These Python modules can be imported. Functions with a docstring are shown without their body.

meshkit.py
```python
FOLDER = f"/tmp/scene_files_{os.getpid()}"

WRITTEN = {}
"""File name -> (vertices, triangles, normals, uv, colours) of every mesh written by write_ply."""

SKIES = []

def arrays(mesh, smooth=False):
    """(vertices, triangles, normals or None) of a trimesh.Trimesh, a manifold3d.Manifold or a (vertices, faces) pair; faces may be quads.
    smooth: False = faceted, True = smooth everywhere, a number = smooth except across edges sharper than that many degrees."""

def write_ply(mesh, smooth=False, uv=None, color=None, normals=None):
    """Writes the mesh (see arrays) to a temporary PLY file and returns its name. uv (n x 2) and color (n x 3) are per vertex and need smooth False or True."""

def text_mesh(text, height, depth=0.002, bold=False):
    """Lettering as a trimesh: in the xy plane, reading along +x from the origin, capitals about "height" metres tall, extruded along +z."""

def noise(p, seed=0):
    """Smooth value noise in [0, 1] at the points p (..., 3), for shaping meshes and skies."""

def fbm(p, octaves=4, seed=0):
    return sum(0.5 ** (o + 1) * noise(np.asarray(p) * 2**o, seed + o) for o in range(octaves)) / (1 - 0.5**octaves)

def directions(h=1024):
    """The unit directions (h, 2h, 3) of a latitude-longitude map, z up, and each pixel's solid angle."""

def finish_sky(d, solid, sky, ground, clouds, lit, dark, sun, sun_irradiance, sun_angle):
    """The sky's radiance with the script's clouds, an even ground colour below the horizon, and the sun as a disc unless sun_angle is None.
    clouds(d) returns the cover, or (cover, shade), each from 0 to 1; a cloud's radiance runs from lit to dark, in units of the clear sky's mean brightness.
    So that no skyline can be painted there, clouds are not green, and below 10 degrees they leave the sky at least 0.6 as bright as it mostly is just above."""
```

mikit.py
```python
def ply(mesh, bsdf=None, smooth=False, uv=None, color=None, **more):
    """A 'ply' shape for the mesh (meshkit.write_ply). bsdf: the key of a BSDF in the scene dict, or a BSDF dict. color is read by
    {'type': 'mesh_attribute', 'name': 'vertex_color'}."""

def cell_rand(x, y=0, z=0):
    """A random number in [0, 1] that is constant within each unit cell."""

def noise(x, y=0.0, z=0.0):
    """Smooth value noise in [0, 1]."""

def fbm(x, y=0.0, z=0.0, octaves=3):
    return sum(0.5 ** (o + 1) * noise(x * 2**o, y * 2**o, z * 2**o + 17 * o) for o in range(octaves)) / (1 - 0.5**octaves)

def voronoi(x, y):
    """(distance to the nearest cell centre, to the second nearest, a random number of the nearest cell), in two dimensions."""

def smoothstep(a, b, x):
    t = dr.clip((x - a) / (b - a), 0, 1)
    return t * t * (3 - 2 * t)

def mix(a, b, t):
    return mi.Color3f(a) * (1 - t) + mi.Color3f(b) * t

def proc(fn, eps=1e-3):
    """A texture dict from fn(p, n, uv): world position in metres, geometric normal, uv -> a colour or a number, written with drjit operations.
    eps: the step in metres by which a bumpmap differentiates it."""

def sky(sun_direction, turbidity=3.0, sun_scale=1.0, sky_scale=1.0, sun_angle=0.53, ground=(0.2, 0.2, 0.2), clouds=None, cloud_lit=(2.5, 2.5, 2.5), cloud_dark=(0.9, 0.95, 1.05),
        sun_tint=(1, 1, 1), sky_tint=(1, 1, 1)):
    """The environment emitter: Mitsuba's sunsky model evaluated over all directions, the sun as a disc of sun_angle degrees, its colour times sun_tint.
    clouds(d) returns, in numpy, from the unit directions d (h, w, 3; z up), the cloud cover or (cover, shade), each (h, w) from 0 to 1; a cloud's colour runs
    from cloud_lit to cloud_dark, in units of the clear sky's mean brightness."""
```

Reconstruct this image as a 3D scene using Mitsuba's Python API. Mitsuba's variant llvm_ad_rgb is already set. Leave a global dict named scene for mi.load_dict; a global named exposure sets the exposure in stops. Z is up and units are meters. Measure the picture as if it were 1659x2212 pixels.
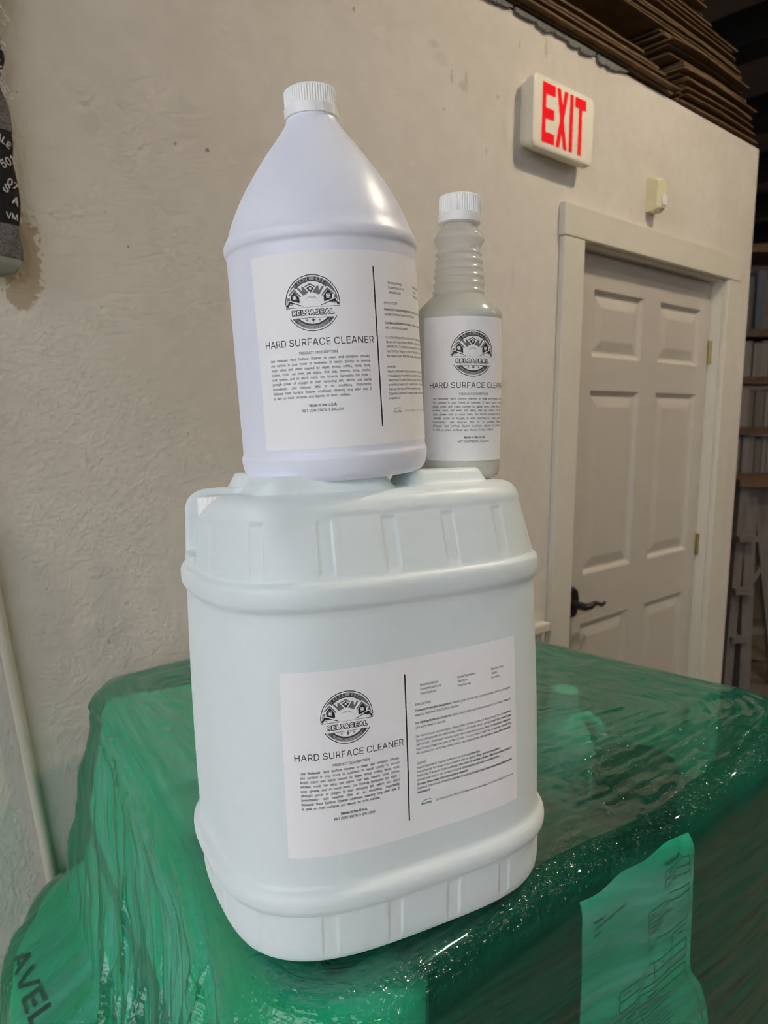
import math, random, functools
import numpy as np, trimesh, shapely
from shapely.geometry import Polygon, LineString, Point, box as sbox
from shapely import affinity
from shapely.ops import unary_union
import manifold3d as m3
import drjit as dr
import mitsuba as mi
import mikit, meshkit
from mikit import noise, fbm, smoothstep, mix, proc

# ------------------------------------------------------------------ camera, sky, lamps, exposure
CZ = 1.53                                  # eye height above the floor
FPX, CX, CY = 1560.0, 829.5, 1106.0        # focal length in pixels of the 1659x2212 frame
PITCH, ROLL, AZ = math.radians(8.0), math.radians(-0.2), math.radians(49.1)
FWD = np.array([0, math.cos(PITCH), -math.sin(PITCH)])
RT0 = np.array([1.0, 0, 0]); DN0 = np.cross(FWD, RT0)
DN = -RT0 * math.sin(ROLL) + DN0 * math.cos(ROLL)
scene, labels = {}, {}
scene['camera'] = {'type': 'thinlens', 'fov': math.degrees(2 * math.atan(829.5 / FPX)), 'fov_axis': 'x', 'aperture_radius': 0.0011, 'focus_distance': 0.57,
                   'near_clip': 0.02, 'far_clip': 200.0,
                   'to_world': mi.ScalarTransform4f().look_at(origin=[0, 0, CZ], target=[0, float(FWD[1]), CZ + float(FWD[2])], up=[float(x) for x in -DN])}
exposure = 3.55
DV = np.array([math.sin(AZ), math.cos(AZ), 0.0])       # along the office wall, away from the camera
NV = np.array([math.cos(AZ), -math.sin(AZ), 0.0])      # out of the wall, towards the camera
D = 1.3134                                             # camera to wall
def W(a, b, z):
    """(along the wall, out from the wall, height above the eye) -> world"""
    a, b, z = np.broadcast_arrays(*[np.asarray(x, float) for x in (a, b, z)])
    return a[..., None] * DV + (b[..., None] - D) * NV + np.stack([0 * z, 0 * z, z + CZ], -1)
FLOOR = -CZ
def overcast(d):
    n = meshkit.fbm(d * 3.0 + 5.0, 3, 3)
    return np.clip(0.75 + 0.5 * n, 0, 1), np.clip((n - 0.35) * 0.8, 0, 1)
scene['sky'] = mikit.sky((-0.55, -0.35, 0.75), turbidity=3.5, sun_scale=0.0, sky_scale=1.0, ground=(0.32, 0.31, 0.29), clouds=overcast,
                         cloud_lit=(2.0, 2.08, 2.24), cloud_dark=(1.45, 1.53, 1.7))
SKY_GAIN = 1.0
LAMP = (31.0, 26.6, 20.6)                  # warm high bay lamps
LAMPS = [(2.10, 1.32, 2.05), (4.9, 2.3, 2.45), (0.6, 4.9, 2.45)]

# ------------------------------------------------------------------ helpers
counts = {}
def numbered(name):
    if name not in counts:
        counts[name] = 0
        return name
    counts[name] += 1
    return '%s_%03d' % (name, counts[name])
def tag(key, label=None, category=None, group=None, kind=None):
    e = labels.setdefault(key, {})
    for k, v in (('label', label), ('category', category), ('group', group), ('kind', kind)):
        if v: e[k] = v
def thing(name, label, category, group=None):
    key = numbered(name); tag(key, label, category, group); return key
def obj(name, mesh, bsdf, parent=None, smooth=False, label=None, uv=None, kind=None, **more):
    key = numbered(parent + '__' + name if parent else name)
    scene[key] = mikit.ply(mesh, bsdf, smooth, uv=uv, **more)
    if label or kind: tag(key, label, kind=kind)
    return key
def solo(name, mesh, bsdf, label, category, group=None, smooth=False, **more):
    key = obj(name, mesh, bsdf, smooth=smooth, **more); tag(key, label, category, group); return key
def struct(name, mesh, bsdf, label, category, smooth=False, parent=None, uv=None):
    key = obj(name, mesh, bsdf, parent, smooth, uv=uv)
    if not parent: tag(key, label, category, kind='structure')
    return key
def TM(v, f): return trimesh.Trimesh(np.asarray(v, float), np.asarray(f, int), process=False)
def cat(ms): return trimesh.util.concatenate(ms)
def abz(mesh):
    """mesh built in (a, b, z) wall coordinates -> world (handedness kept)"""
    m = mesh.copy(); v = m.vertices
    m = TM(W(v[:, 0], v[:, 1], v[:, 2]), m.faces[:, ::-1] if True else m.faces)
    return m
def man(mesh): return m3.Manifold(m3.Mesh(np.asarray(mesh.vertices, np.float32), np.asarray(mesh.faces, np.uint32)))
def unman(M):
    q = M.to_mesh(); return TM(q.vert_properties[:, :3], q.tri_verts)
def cbox(x0, x1, y0, y1, z0, z1, r=0.0):
    """box with chamfered edges"""
    if r <= 0: return unman(m3.Manifold.cube((x1 - x0, y1 - y0, z1 - z0)).translate((x0, y0, z0)))
    pts = []
    for sx in (0, 1):
        for sy in (0, 1):
            for sz in (0, 1):
                c = np.array([x1 - r if sx else x0 + r, y1 - r if sy else y0 + r, z1 - r if sz else z0 + r])
                s = np.array([1 if sx else -1, 1 if sy else -1, 1 if sz else -1]) * r
                for e in ((1, 0, 0), (0, 1, 0), (0, 0, 1), (.707, .707, 0), (.707, 0, .707), (0, .707, .707), (.577, .577, .577)): pts.append(c + s * np.array(e))
    return unman(m3.Manifold.hull_points(np.array(pts)))
def wbox(a0, a1, b0, b1, z0, z1, r=0.0): return abz(cbox(a0, a1, b0, b1, z0, z1, r))
def grid_faces(nu, nv, closed_u=False):
    """vertices index i*nu + j, i over nv rows"""
    i, j = np.meshgrid(np.arange(nv - 1), np.arange(nu if closed_u else nu - 1), indexing='ij')
    a = i * nu + j; b = i * nu + (j + 1) % nu
    q = np.stack([a, b, b + nu, a + nu], -1).reshape(-1, 4)
    return np.vstack([q[:, [0, 1, 2]], q[:, [0, 2, 3]]])
def lathe(profile, n=96):
    """profile [(r, z)] bottom to top, closed at both ends on the axis"""
    p = np.array(profile, float); th = np.arange(n) * 2 * np.pi / n
    v = np.stack([p[:, :1] * np.cos(th), p[:, :1] * np.sin(th), np.repeat(p[:, 1:], n, 1)], -1).reshape(-1, 3)
    f = grid_faces(n, len(p), True)
    caps = []
    for row, rev in ((0, True), (len(p) - 1, False)):
        if p[row, 0] > 1e-6:
            c = len(v); v = np.vstack([v, [[0, 0, p[row, 1]]]]); k = np.arange(n)
            t = np.stack([row * n + k, row * n + (k + 1) % n, np.full(n, c)], 1); caps.append(t[:, ::-1] if rev else t)
    return TM(v, np.vstack([f] + caps))
def smooth_profile(pts, step=0.0012):
    from scipy.interpolate import PchipInterpolator
    p = np.array(pts, float); s = np.r_[0, np.cumsum(np.hypot(*np.diff(p, axis=0).T))]
    t = np.linspace(0, s[-1], max(int(s[-1] / step), 8))
    return np.c_[PchipInterpolator(s, p[:, 0])(t), PchipInterpolator(s, p[:, 1])(t)]
def euler(seq, ang):
    from scipy.spatial.transform import Rotation
    return Rotation.from_euler(seq, ang).as_matrix()
def move(mesh, R, t):
    return TM(np.asarray(mesh.vertices) @ R.T + np.asarray(t) + [0, 0, CZ], mesh.faces)
def tubem(points, r, sides=10):
    p = np.asarray(points, float); r = np.broadcast_to(r, (len(p),)).astype(float)
    t = np.gradient(p, axis=0); t /= np.linalg.norm(t, axis=1, keepdims=True)
    up = np.array([0, 0, 1.0]) if abs(t[0, 2]) < .9 else np.array([1.0, 0, 0])
    a = np.cross(t, up); a /= np.linalg.norm(a, axis=1, keepdims=True); b = np.cross(t, a)
    g = np.arange(sides) * 2 * np.pi / sides
    v = p[:, None] + r[:, None, None] * (np.cos(g)[None, :, None] * a[:, None] + np.sin(g)[None, :, None] * b[:, None])
    f = grid_faces(sides, len(p), True); v = v.reshape(-1, 3)
    n = len(v); v = np.vstack([v, p[:1], p[-1:]]); k = np.arange(sides)
    c0 = np.stack([(k + 1) % sides, k, np.full(sides, n)], 1); m = (len(p) - 1) * sides
    c1 = np.stack([m + k, m + (k + 1) % sides, np.full(sides, n + 1)], 1)
    M = TM(v, np.vstack([f, c0, c1]))
    if M.volume < 0: M.invert()
    return M

ONES = 'zeroth first second third fourth fifth sixth seventh eighth ninth tenth eleventh twelfth thirteenth fourteenth fifteenth sixteenth seventeenth eighteenth nineteenth'.split()
def ordinal(n):
    if n < 20: return ONES[n]
    t = {2: 'twent', 3: 'thirt', 4: 'fort', 5: 'fift', 6: 'sixt', 7: 'sevent'}[n // 10]
    return t + 'ieth' if n % 10 == 0 else t + 'y-' + ONES[n % 10]
def relabel(keys, text):
    for k, key in enumerate(keys): labels[key]['label'] = text % ordinal(k + 1)
# ------------------------------------------------------------------ materials
def rgb(*c): return {'type': 'rgb', 'value': list(map(float, c))}
def principled(base, rough=0.5, spec=0.5, **more):
    b = proc(base) if callable(base) else rgb(*base)
    r = proc(rough) if callable(rough) else rough
    return {'type': 'twosided', 'b': {'type': 'principled', 'base_color': b, 'roughness': r, 'specular': spec, **more}}
def bumped(b, fn, scale, eps=5e-4):
    inner = b['b']
    return {'type': 'twosided', 'b': {'type': 'bumpmap', 'bump': proc(fn, eps=eps), 'scale': scale, 'b': inner}}
def wall_az(p):
    return p.x * float(DV[0]) + p.y * float(DV[1]), p.z - CZ
def blot(a, z, ca, cz, ra, rz, amt, rot=0.0):
    c, s = math.cos(rot), math.sin(rot)
    x, y = ((a - ca) * c + (z - cz) * s) / ra, (-(a - ca) * s + (z - cz) * c) / rz
    return amt * (1 - smoothstep(0.5, 1.1, dr.sqrt(x * x + y * y) + 0.5 * (noise(a * 260, z * 260, 3) - 0.5)))
SPOTS = [(.628, .483, .0035, .0035, .55), (.693, .486, .0045, .0045, .75), (.532, .288, .003, .0035, .6), (1.047, .849, .004, .006, .6), (.635, -.045, .003, .003, .45), (.463, -.428, .003, .005, .35), (1.714, .974, .009, .028, .3),
         (.363, .5, .002, .002, .6), (.36, -.31, .002, .002, .4), (1.325, .72, .01, .005, .22), (1.48, .66, .006, .012, .22), (1.60, .95, .006, .01, .25), (1.52, .80, .006, .008, .3), (1.35, .80, .006, .02, .25), (1.29, .855, .02, .012, .18), (1.31, .83, .03, .02, .12),
         (1.39, .79, .02, .015, .2), (1.40, .81, .008, .02, .2), (1.745, .873, .006, .006, .4), (.79, .36, .004, .012, .12), (.47, .51, .012, .006, .14), (.475, .48, .02, .022, .10), (1.28, .30, .012, .02, .1), (.95, .02, .01, .006, .14), (.88, -.2, .01, .015, .12), (.74, -.28, .012, .01, .1), (1.6, .36, .008, .03, .12), (.5, -.36, .006, .004, .25)]
def wall_color(p, n, uv):
    a, z = wall_az(p)
    base = mix((.61, .565, .50), (.575, .525, .46), smoothstep(.35, .7, fbm(a * 3, z * 3, 1.0)))
    base = base * (0.97 + 0.06 * noise(a * 40, z * 40))
    k = mi.Float(0)
    for ca, cz, ra, rz, amt in SPOTS:
        k = dr.maximum(k, blot(a, z, ca, cz, ra, rz, amt))
    base = mix(base, (.10, .085, .06), k) if False else base * (1 - k) + mi.Color3f(.10, .085, .06) * k
    # bare, unpainted patch round the hanging sleeve
    e = 0.020 * (noise(a * 90, z * 90, 7) - .5) + 0.012 * (noise(a * 240, z * 240, 5) - .5)
    d1 = (a + e - 0.352) / 0.034; d2 = (z + e - 0.235) / 0.075
    s = 1 - smoothstep(0.9, 1.02, dr.sqrt(d1 * d1 + d2 * d2))
    return base * (1 - s) + mi.Color3f(.41, .34, .24) * s
def wall_bump(p, n, uv):
    a, z = wall_az(p)
    return 0.55 * noise(a * 420, z * 420, 2.0) + 0.8 * noise(a * 210, z * 210, 5.0) + 0.5 * noise(a * 85, z * 85, 9.0)
M = {}
def mat(name, b): scene['mat_' + name] = b; M[name] = 'mat_' + name
mat('wall', bumped(principled(wall_color, .62, .35), wall_bump, 0.0011, 3e-4))
mat('trim', principled((.60, .56, .47), .38, .5))
mat('door', principled((.47, .43, .37), .42, .5))
mat('brass', {'type': 'twosided', 'b': {'type': 'principled', 'base_color': rgb(.40, .30, .12), 'roughness': .38, 'metallic': 1.0}})
mat('black_metal', principled((.012, .012, .012), .35, .5))
mat('sign_white', principled((.70, .66, .53), .4, .5))
mat('sensor', principled((.62, .55, .34), .4, .5))
mat('sensor_lens', principled((.72, .70, .70), .3, .5))
mat('dark', principled((.03, .028, .025), .7, .3))
def can_color(p, n, uv):
    return mix((.725, .795, .785), (.75, .815, .805), noise(p.x * 9, p.y * 9, p.z * 14))
mat('can', bumped(principled(can_color, .36, .45), lambda p, n, uv: fbm(p.x * 900, p.y * 900, p.z * 900, octaves=2), 0.00025))
mat('jug', bumped(principled((.77, .795, .875), .36, .5), lambda p, n, uv: noise(p.x * 700, p.y * 700, p.z * 700), 0.00008))
mat('cap_white', principled((.88, .88, .86), .32, .5))
mat('bottle', {'type': 'principledthin', 'base_color': rgb(.93, .93, .895), 'roughness': .20, 'spec_trans': .38, 'diff_trans': 1.0, 'eta': 1.45})
mat('liquid', principled((.68, .70, .61), .25, .5))
mat('paper', principled((.90, .89, .885), .55, .3))
mat('ink', principled((.018, .018, .02), .55, .3))
mat('ink_dark', principled((.05, .05, .055), .55, .3))
mat('ink_mid', principled((.16, .16, .17), .55, .3))
mat('ink_light', principled((.36, .36, .38), .55, .3))
mat('ink_text', principled((.02, .02, .023), .55, .3))
mat('ink_green', principled((.02, .20, .09), .55, .3))
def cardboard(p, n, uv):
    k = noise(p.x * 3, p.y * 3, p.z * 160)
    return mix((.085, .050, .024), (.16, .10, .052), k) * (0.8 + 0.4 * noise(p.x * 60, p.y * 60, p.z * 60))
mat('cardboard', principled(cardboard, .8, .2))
mat('carton', principled(lambda p, n, uv: mix((.050, .048, .040), (.075, .065, .050), fbm(p.x * 14, p.y * 14, p.z * 14)), .75, .25))
mat('foam', principled(lambda p, n, uv: mix((.10, .10, .09), (.20, .20, .18), noise(p.x * 220, p.y * 220, p.z * 220)), .8, .2))
mat('strip', principled((.50, .455, .37), .5, .4))
mat('concrete', principled(lambda p, n, uv: mix((.115, .088, .068), (.155, .125, .10), fbm(p.x * 2.5, p.y * 2.5, 0.5)), .7, .3))
mat('roof', principled((.27, .235, .205), .6, .3))
mat('beam', principled((.012, .011, .010), .6, .3))
mat('far_wall', principled((.40, .31, .27), .8, .2))
mat('shop_wall', principled((.30, .28, .25), .8, .2))
mat('grey_wood', principled(lambda p, n, uv: mix((.12, .10, .09), (.17, .15, .135), noise(p.x * 90, p.y * 90, p.z * 4)), .7, .25))
mat('brown_wood', principled(lambda p, n, uv: mix((.09, .052, .03), (.14, .085, .05), noise(p.x * 40, p.y * 40, p.z * 90)), .6, .3))
mat('pale_board', principled(lambda p, n, uv: mix((.16, .145, .13), (.25, .23, .21), noise(p.x * 50, p.y * 20, 1.0)), .5, .3))
mat('blue_board', principled((.09, .10, .125), .5, .3))
mat('fabric_black', principled((.012, .012, .013), .75, .2))
mat('fabric_grey', principled(lambda p, n, uv: mix((.07, .068, .068), (.17, .165, .16), smoothstep(.35, .65, noise(p.z * 900, p.x * 900 + p.y * 500))), .8, .2))
mat('fabric_tip', principled((.25, .26, .22), .6, .3))
mat('fabric_print', principled((.50, .47, .45), .7, .2))
mat('red_tin', principled((.16, .035, .02), .4, .5))
mat('white_plastic', principled((.90, .93, .90), .35, .5))
mat('bag', principled((.84, .85, .83), .6, .3))
mat('bag_grey', principled((.42, .43, .41), .6, .3))
mat('grey_carton', principled((.06, .062, .056), .7, .3))

# ------------------------------------------------------------------ the building
OL, OR_, OT = 1.905, 2.857, 0.50            # door opening
WEND, WTOP, WTH = 3.085, 1.023, 0.13
w = man(cbox(-2.8, WEND, -WTH, 0, FLOOR, WTOP, .004)) - man(cbox(OL - .018, OR_ + .018, -.3, .1, FLOOR - .1, OT + .018))
wm = unman(w); v = wm.vertices
struct('wall_left', abz(wm), M['wall'], 'pale plaster office wall with stains, holding the door and the exit sign', 'wall')
struct('wall_right', wbox(WEND - WTH, WEND - .002, -3.2, -WTH - .001, FLOOR, WTOP), M['wall'], 'side wall of the office past the door', 'wall')
struct('ceiling_office', wbox(-2.8, WEND - .002, -3.2, -WTH - .001, WTOP - .06, WTOP - .012), M['carton'], 'flat top of the office room under the cardboard', 'ceiling')
struct('floor', wbox(-9, 14, -9, 8, FLOOR - .1, FLOOR), M['concrete'], 'worn brown grey concrete warehouse floor', 'floor')
ROOF = 2.75
roof = [wbox(-2.8, 14, -9, 8, ROOF, ROOF + .05)]
struct('ceiling', cat(roof), M['roof'], 'dark corrugated warehouse roof between black purlins', 'ceiling')
for k in range(9):
    a = .9 + 1.5 * k
    struct('trim_%d' % (k + 10), wbox(a, a + .30, -9, 8, ROOF - .24, ROOF - .002, .01), M['beam'], 'black roof purlin running across the warehouse ceiling', 'beam')
    tag('trim_%d' % (k + 10), group='black roof purlins')
struct('wall_far', wbox(11.8, 12, -9, 8, FLOOR, ROOF), M['far_wall'], 'dim pinkish end wall of the warehouse', 'wall')
struct('wall_behind', wbox(-2.8, 12, 7.8, 8, FLOOR, ROOF), M['shop_wall'], 'warehouse side wall opposite the office', 'wall')
struct('wall_back', wbox(-2.8, 12, -9, -8.8, FLOOR, ROOF), M['shop_wall'], 'warehouse side wall behind the office', 'wall')
bay = man(cbox(-2.8, -2.65, .001, 7.79, FLOOR, ROOF - .26)) - man(cbox(-5, -2, .30, 6.2, FLOOR - 1, 2.38))
struct('wall_bay', abz(unman(bay)), M['shop_wall'], 'end wall with the open loading bay', 'wall')
# door casing, jamb, door
cas = thing('trim_door', None, None); tag(cas, 'cream door casing round the panelled door', 'door frame', kind='structure')
obj('casing', wbox(1.803, OL, 0, .02, FLOOR, .50, .003), M['trim'], cas)
obj('casing', wbox(OR_, 2.948, 0, .02, FLOOR, .50, .003), M['trim'], cas)
obj('casing', wbox(1.797, 2.955, 0, .0225, .501, .592, .003), M['trim'], cas)
obj('jamb', wbox(OL - .017, OL + .004, -WTH, -.0005, FLOOR, OT), M['trim'], cas)
obj('jamb', wbox(OR_ - .004, OR_ + .017, -WTH, -.0005, FLOOR, OT), M['trim'], cas)
obj('jamb', wbox(OL + .004, OR_ - .004, -WTH, -.0005, OT - .003, OT + .017), M['trim'], cas)
DB = -.042
dl, dr_ = OL + .009, OR_ - .010
holes = [(2.055, 2.355, .174, .384), (2.470, 2.773, .174, .384), (2.055, 2.355, -.545, .067), (2.470, 2.773, -.545, .067), (2.055, 2.355, -1.30, -.715), (2.470, 2.773, -1.30, -.715)]
slab = man(cbox(dl, dr_, DB - .04, DB, FLOOR + .012, OT - .012, .002))
for h in holes: slab = slab - man(cbox(h[0], h[1], DB - .1, DB + .1, h[2], h[3]))
door = 'door_1'; counts[door] = 0
tag(door, 'six panel cream interior door with black lever handle', 'door', kind='structure')
obj('slab', abz(unman(slab)), M['door'], door)
def panel_mesh(x0, x1, z0, z1):
    prof = [(0, -.001), (.004, -.004), (.012, -.0125), (.018, -.0135), (.052, -.0045), (.056, -.004)]
    v, f = [], []
    for t, dpt in prof:
        v += [(x0 + t, DB + dpt, z0 + t), (x1 - t, DB + dpt, z0 + t), (x1 - t, DB + dpt, z1 - t), (x0 + t, DB + dpt, z1 - t)]
    for i in range(len(prof) - 1):
        for j in range(4):
            a, b = 4 * i + j, 4 * i + (j + 1) % 4
            f += [(a, b, b + 4), (a, b + 4, a + 4)]
    k = 4 * (len(prof) - 1); f += [(k, k + 1, k + 2), (k, k + 2, k + 3)]
    return TM(W(*np.array(v).T), np.array(f))
for h in holes: obj('panel', panel_mesh(*h), M['door'], door)
for z in (.229, -.533, -1.25):
    hb = cat([cbox(dr_ + .0005, OR_ - .0045, DB - .005, DB + .002, z - .045, z + .045)] + [trimesh.creation.cylinder(.0065, .029, sections=14).apply_translation((dr_ + .003, DB + .007, z + dz)) for dz in (-.03, 0, .03)])
    obj('hinge', abz(hb), M['brass'], door, smooth=30, label='brass butt hinge')
# lever handle: oval back plate and wavy lever
pl = []
for k in range(40):
    t = 2 * np.pi * k / 40; pl.append((.036 * np.sign(np.cos(t)) * abs(np.cos(t)) ** .6, .053 * np.sin(t)))
pm = trimesh.creation.extrude_polygon(Polygon(pl), .012)
pv = pm.vertices.copy(); s = np.where(pv[:, 2:] > .006, .88, 1.0)
pm = TM(np.c_[1.992 + pv[:, 0] * s[:, 0], DB + pv[:, 2], -.628 + pv[:, 1] * s[:, 0]], pm.faces[:, ::-1])
hk = obj('handle', abz(pm), M['black_metal'], door, smooth=30, label='black lever door handle with an oval plate')
ax = np.array([1.992, DB, -.632])
kn = tubem(np.array([ax + [0, .01, 0], ax + [0, .05, 0], ax + [.004, .062, 0]]), [.014, .013, .012], 14)
lv = tubem(np.array([ax + [-.004, .060, 0], ax + [.02, .066, .002], ax + [.045, .066, .008], ax + [.068, .064, .001], ax + [.09, .062, -.008], ax + [.112, .060, -.002]]), [.012, .011, .008, .007, .0065, .005], 12)
obj('lever', abz(cat([kn, lv])), M['black_metal'], hk, smooth=40)
scene_rail = solo('chair_rail', wbox(1.28, 1.789, .0005, .03, -.668, -.640, .004), M['trim'], 'short cream ledge on the wall left of the door casing', 'ledge')
tag(scene_rail, kind='structure')

# ------------------------------------------------------------------ things on the wall
# exit sign
ES = thing('exit_sign', 'lit EXIT sign with red letters mounted high on the wall', 'exit sign')
def rounded_slab(a0, a1, z0, z1, b0, b1, r, bev=.006):
    g = sbox(a0 + r, z0 + r, a1 - r, z1 - r).buffer(r, quad_segs=8)
    pts = []
    for off, bb in ((-bev, b1), (-bev * .3, b1 - bev * .3), (0, b1 - bev), (0, b0)):
        c = np.array(g.buffer(off, quad_segs=8).exterior.coords)
        pts.append(np.c_[c[:, 0], np.full(len(c), bb), c[:, 1]])
    return unman(m3.Manifold.hull_points(np.vstack(pts)))
obj('housing', abz(cat([rounded_slab(1.603, 1.880, .690, .872, .026, .05, .020), rounded_slab(1.612, 1.868, .700, .866, .0005, .0255, .016, .003)])), M['sign_white'], ES, smooth=35)
lh = .147; a0, a1, z0, z1 = 1.640, 1.836, .7085, .8555; lw = (a1 - a0)
def exit_polys():
    out = []; sw = .0145; bh = .026; cell = lw / 3.62
    x = a0; E = unary_union([sbox(x, z0, x + sw, z1), sbox(x, z1 - bh, x + cell, z1), sbox(x, (z0 + z1) / 2 - bh / 2, x + cell * .94, (z0 + z1) / 2 + bh / 2), sbox(x, z0, x + cell, z0 + bh)]); out.append(E)
    x = a0 + cell * 1.14; wd = cell * .92; s = .0150
    X = unary_union([Polygon([(x, z1), (x + s, z1), (x + wd, z0), (x + wd - s, z0)]), Polygon([(x + wd - s, z1), (x + wd, z1), (x + s, z0), (x, z0)])]); out.append(X)
    x = a0 + cell * 2.24; out.append(sbox(x, z0, x + sw, z1))
    x = a1 - cell * .94; out.append(unary_union([sbox(x, z1 - bh, a1, z1), sbox((x + a1) / 2 - sw / 2, z0, (x + a1) / 2 + sw / 2, z1)]))
    return out
for g in exit_polys():
    m = trimesh.creation.extrude_polygon(g, .0015, engine='earcut'); v = m.vertices
    obj('letter', abz(TM(np.c_[v[:, 0], .0502 + v[:, 2], v[:, 1]], m.faces[:, ::-1])), principled((.50, .004, .006), .8, .08), ES, label='glowing red letter', emitter={'type': 'area', 'radiance': rgb(.036, .0006, .0010)})
# motion sensor
SN = thing('motion_sensor', 'small cream motion sensor on the wall above the door', 'motion sensor')
sv = []
for z, k in ((.645, .75), (.655, 1), (.735, 1), (.748, .7)):
    for x, b in ((2.262, .0005), (2.318, .0005), (2.312, .036 * k), (2.300, .050 * k), (2.280, .050 * k), (2.268, .036 * k)): sv.append((x, b, z))
obj('body', abz(unman(m3.Manifold.hull_points(np.array(sv)))), M['sensor'], SN)
obj('lens', abz(cbox(2.276, 2.304, .047, .0535, .660, .695, .003)), M['sensor_lens'], SN, label='pale sensor window')
# leaning strip
t = np.linspace(0, 1, 24)
sa, sz = .230 + (.2 + .36) * 0 + t * (.408 - .23), .13 + t * (FLOOR + .002 - .13)
st = cat([tubem(np.c_[sa, np.full(24, .0115), sz], .0092, 14)])
solo('wooden_strip', abz(st), M['strip'], 'thin cream pole leaning against the wall left of the wrapped pallet', 'pole', smooth=50)
# black printed sleeve hanging at the left edge
SL = thing('fabric_sleeve', 'black printed fabric sleeve with grey bands hanging on the wall', 'sleeve')
zs = np.array([.205, .208, .216, .23, .26, .31, .35, .40, .43, .46, .50, .53, .56, .60, .63, .68, .76, .9])
hw = np.array([.012, .03, .043, .052, .055, .0555, .054, .052, .049, .0475, .040, .046, .042, .043, .050, .046, .045, .044])
from scipy.interpolate import PchipInterpolator
def sleeve(z0, z1, grow=0., n=40):
    z = np.linspace(z0, z1, n); h = PchipInterpolator(zs, hw)(z) + grow; th = np.arange(48) * 2 * np.pi / 48
    dep = .022 * np.clip(h / .05, .3, 1) + grow
    wr = 1 + .05 * np.sin(th * 5 + z[:, None] * 60)
    v = np.stack([.292 + h[:, None] * np.cos(th) * wr, .026 + dep[:, None] * np.sin(th) * wr, np.repeat(z[:, None], 48, 1)], -1).reshape(-1, 3)
    f = grid_faces(48, n, True); c = len(v)
    v = np.vstack([v, [[.292, .026, z0], [.292, .026, z1]]]); k = np.arange(48)
    f = np.vstack([f, np.stack([(k + 1) % 48, k, np.full(48, c)], 1), np.stack([(n - 1) * 48 + k, (n - 1) * 48 + (k + 1) % 48, np.full(48, c + 1)], 1)])
    return TM(v, f)
obj('body', abz(sleeve(.255, .9, 0, 90)), M['fabric_black'], SL, smooth=60)
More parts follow.
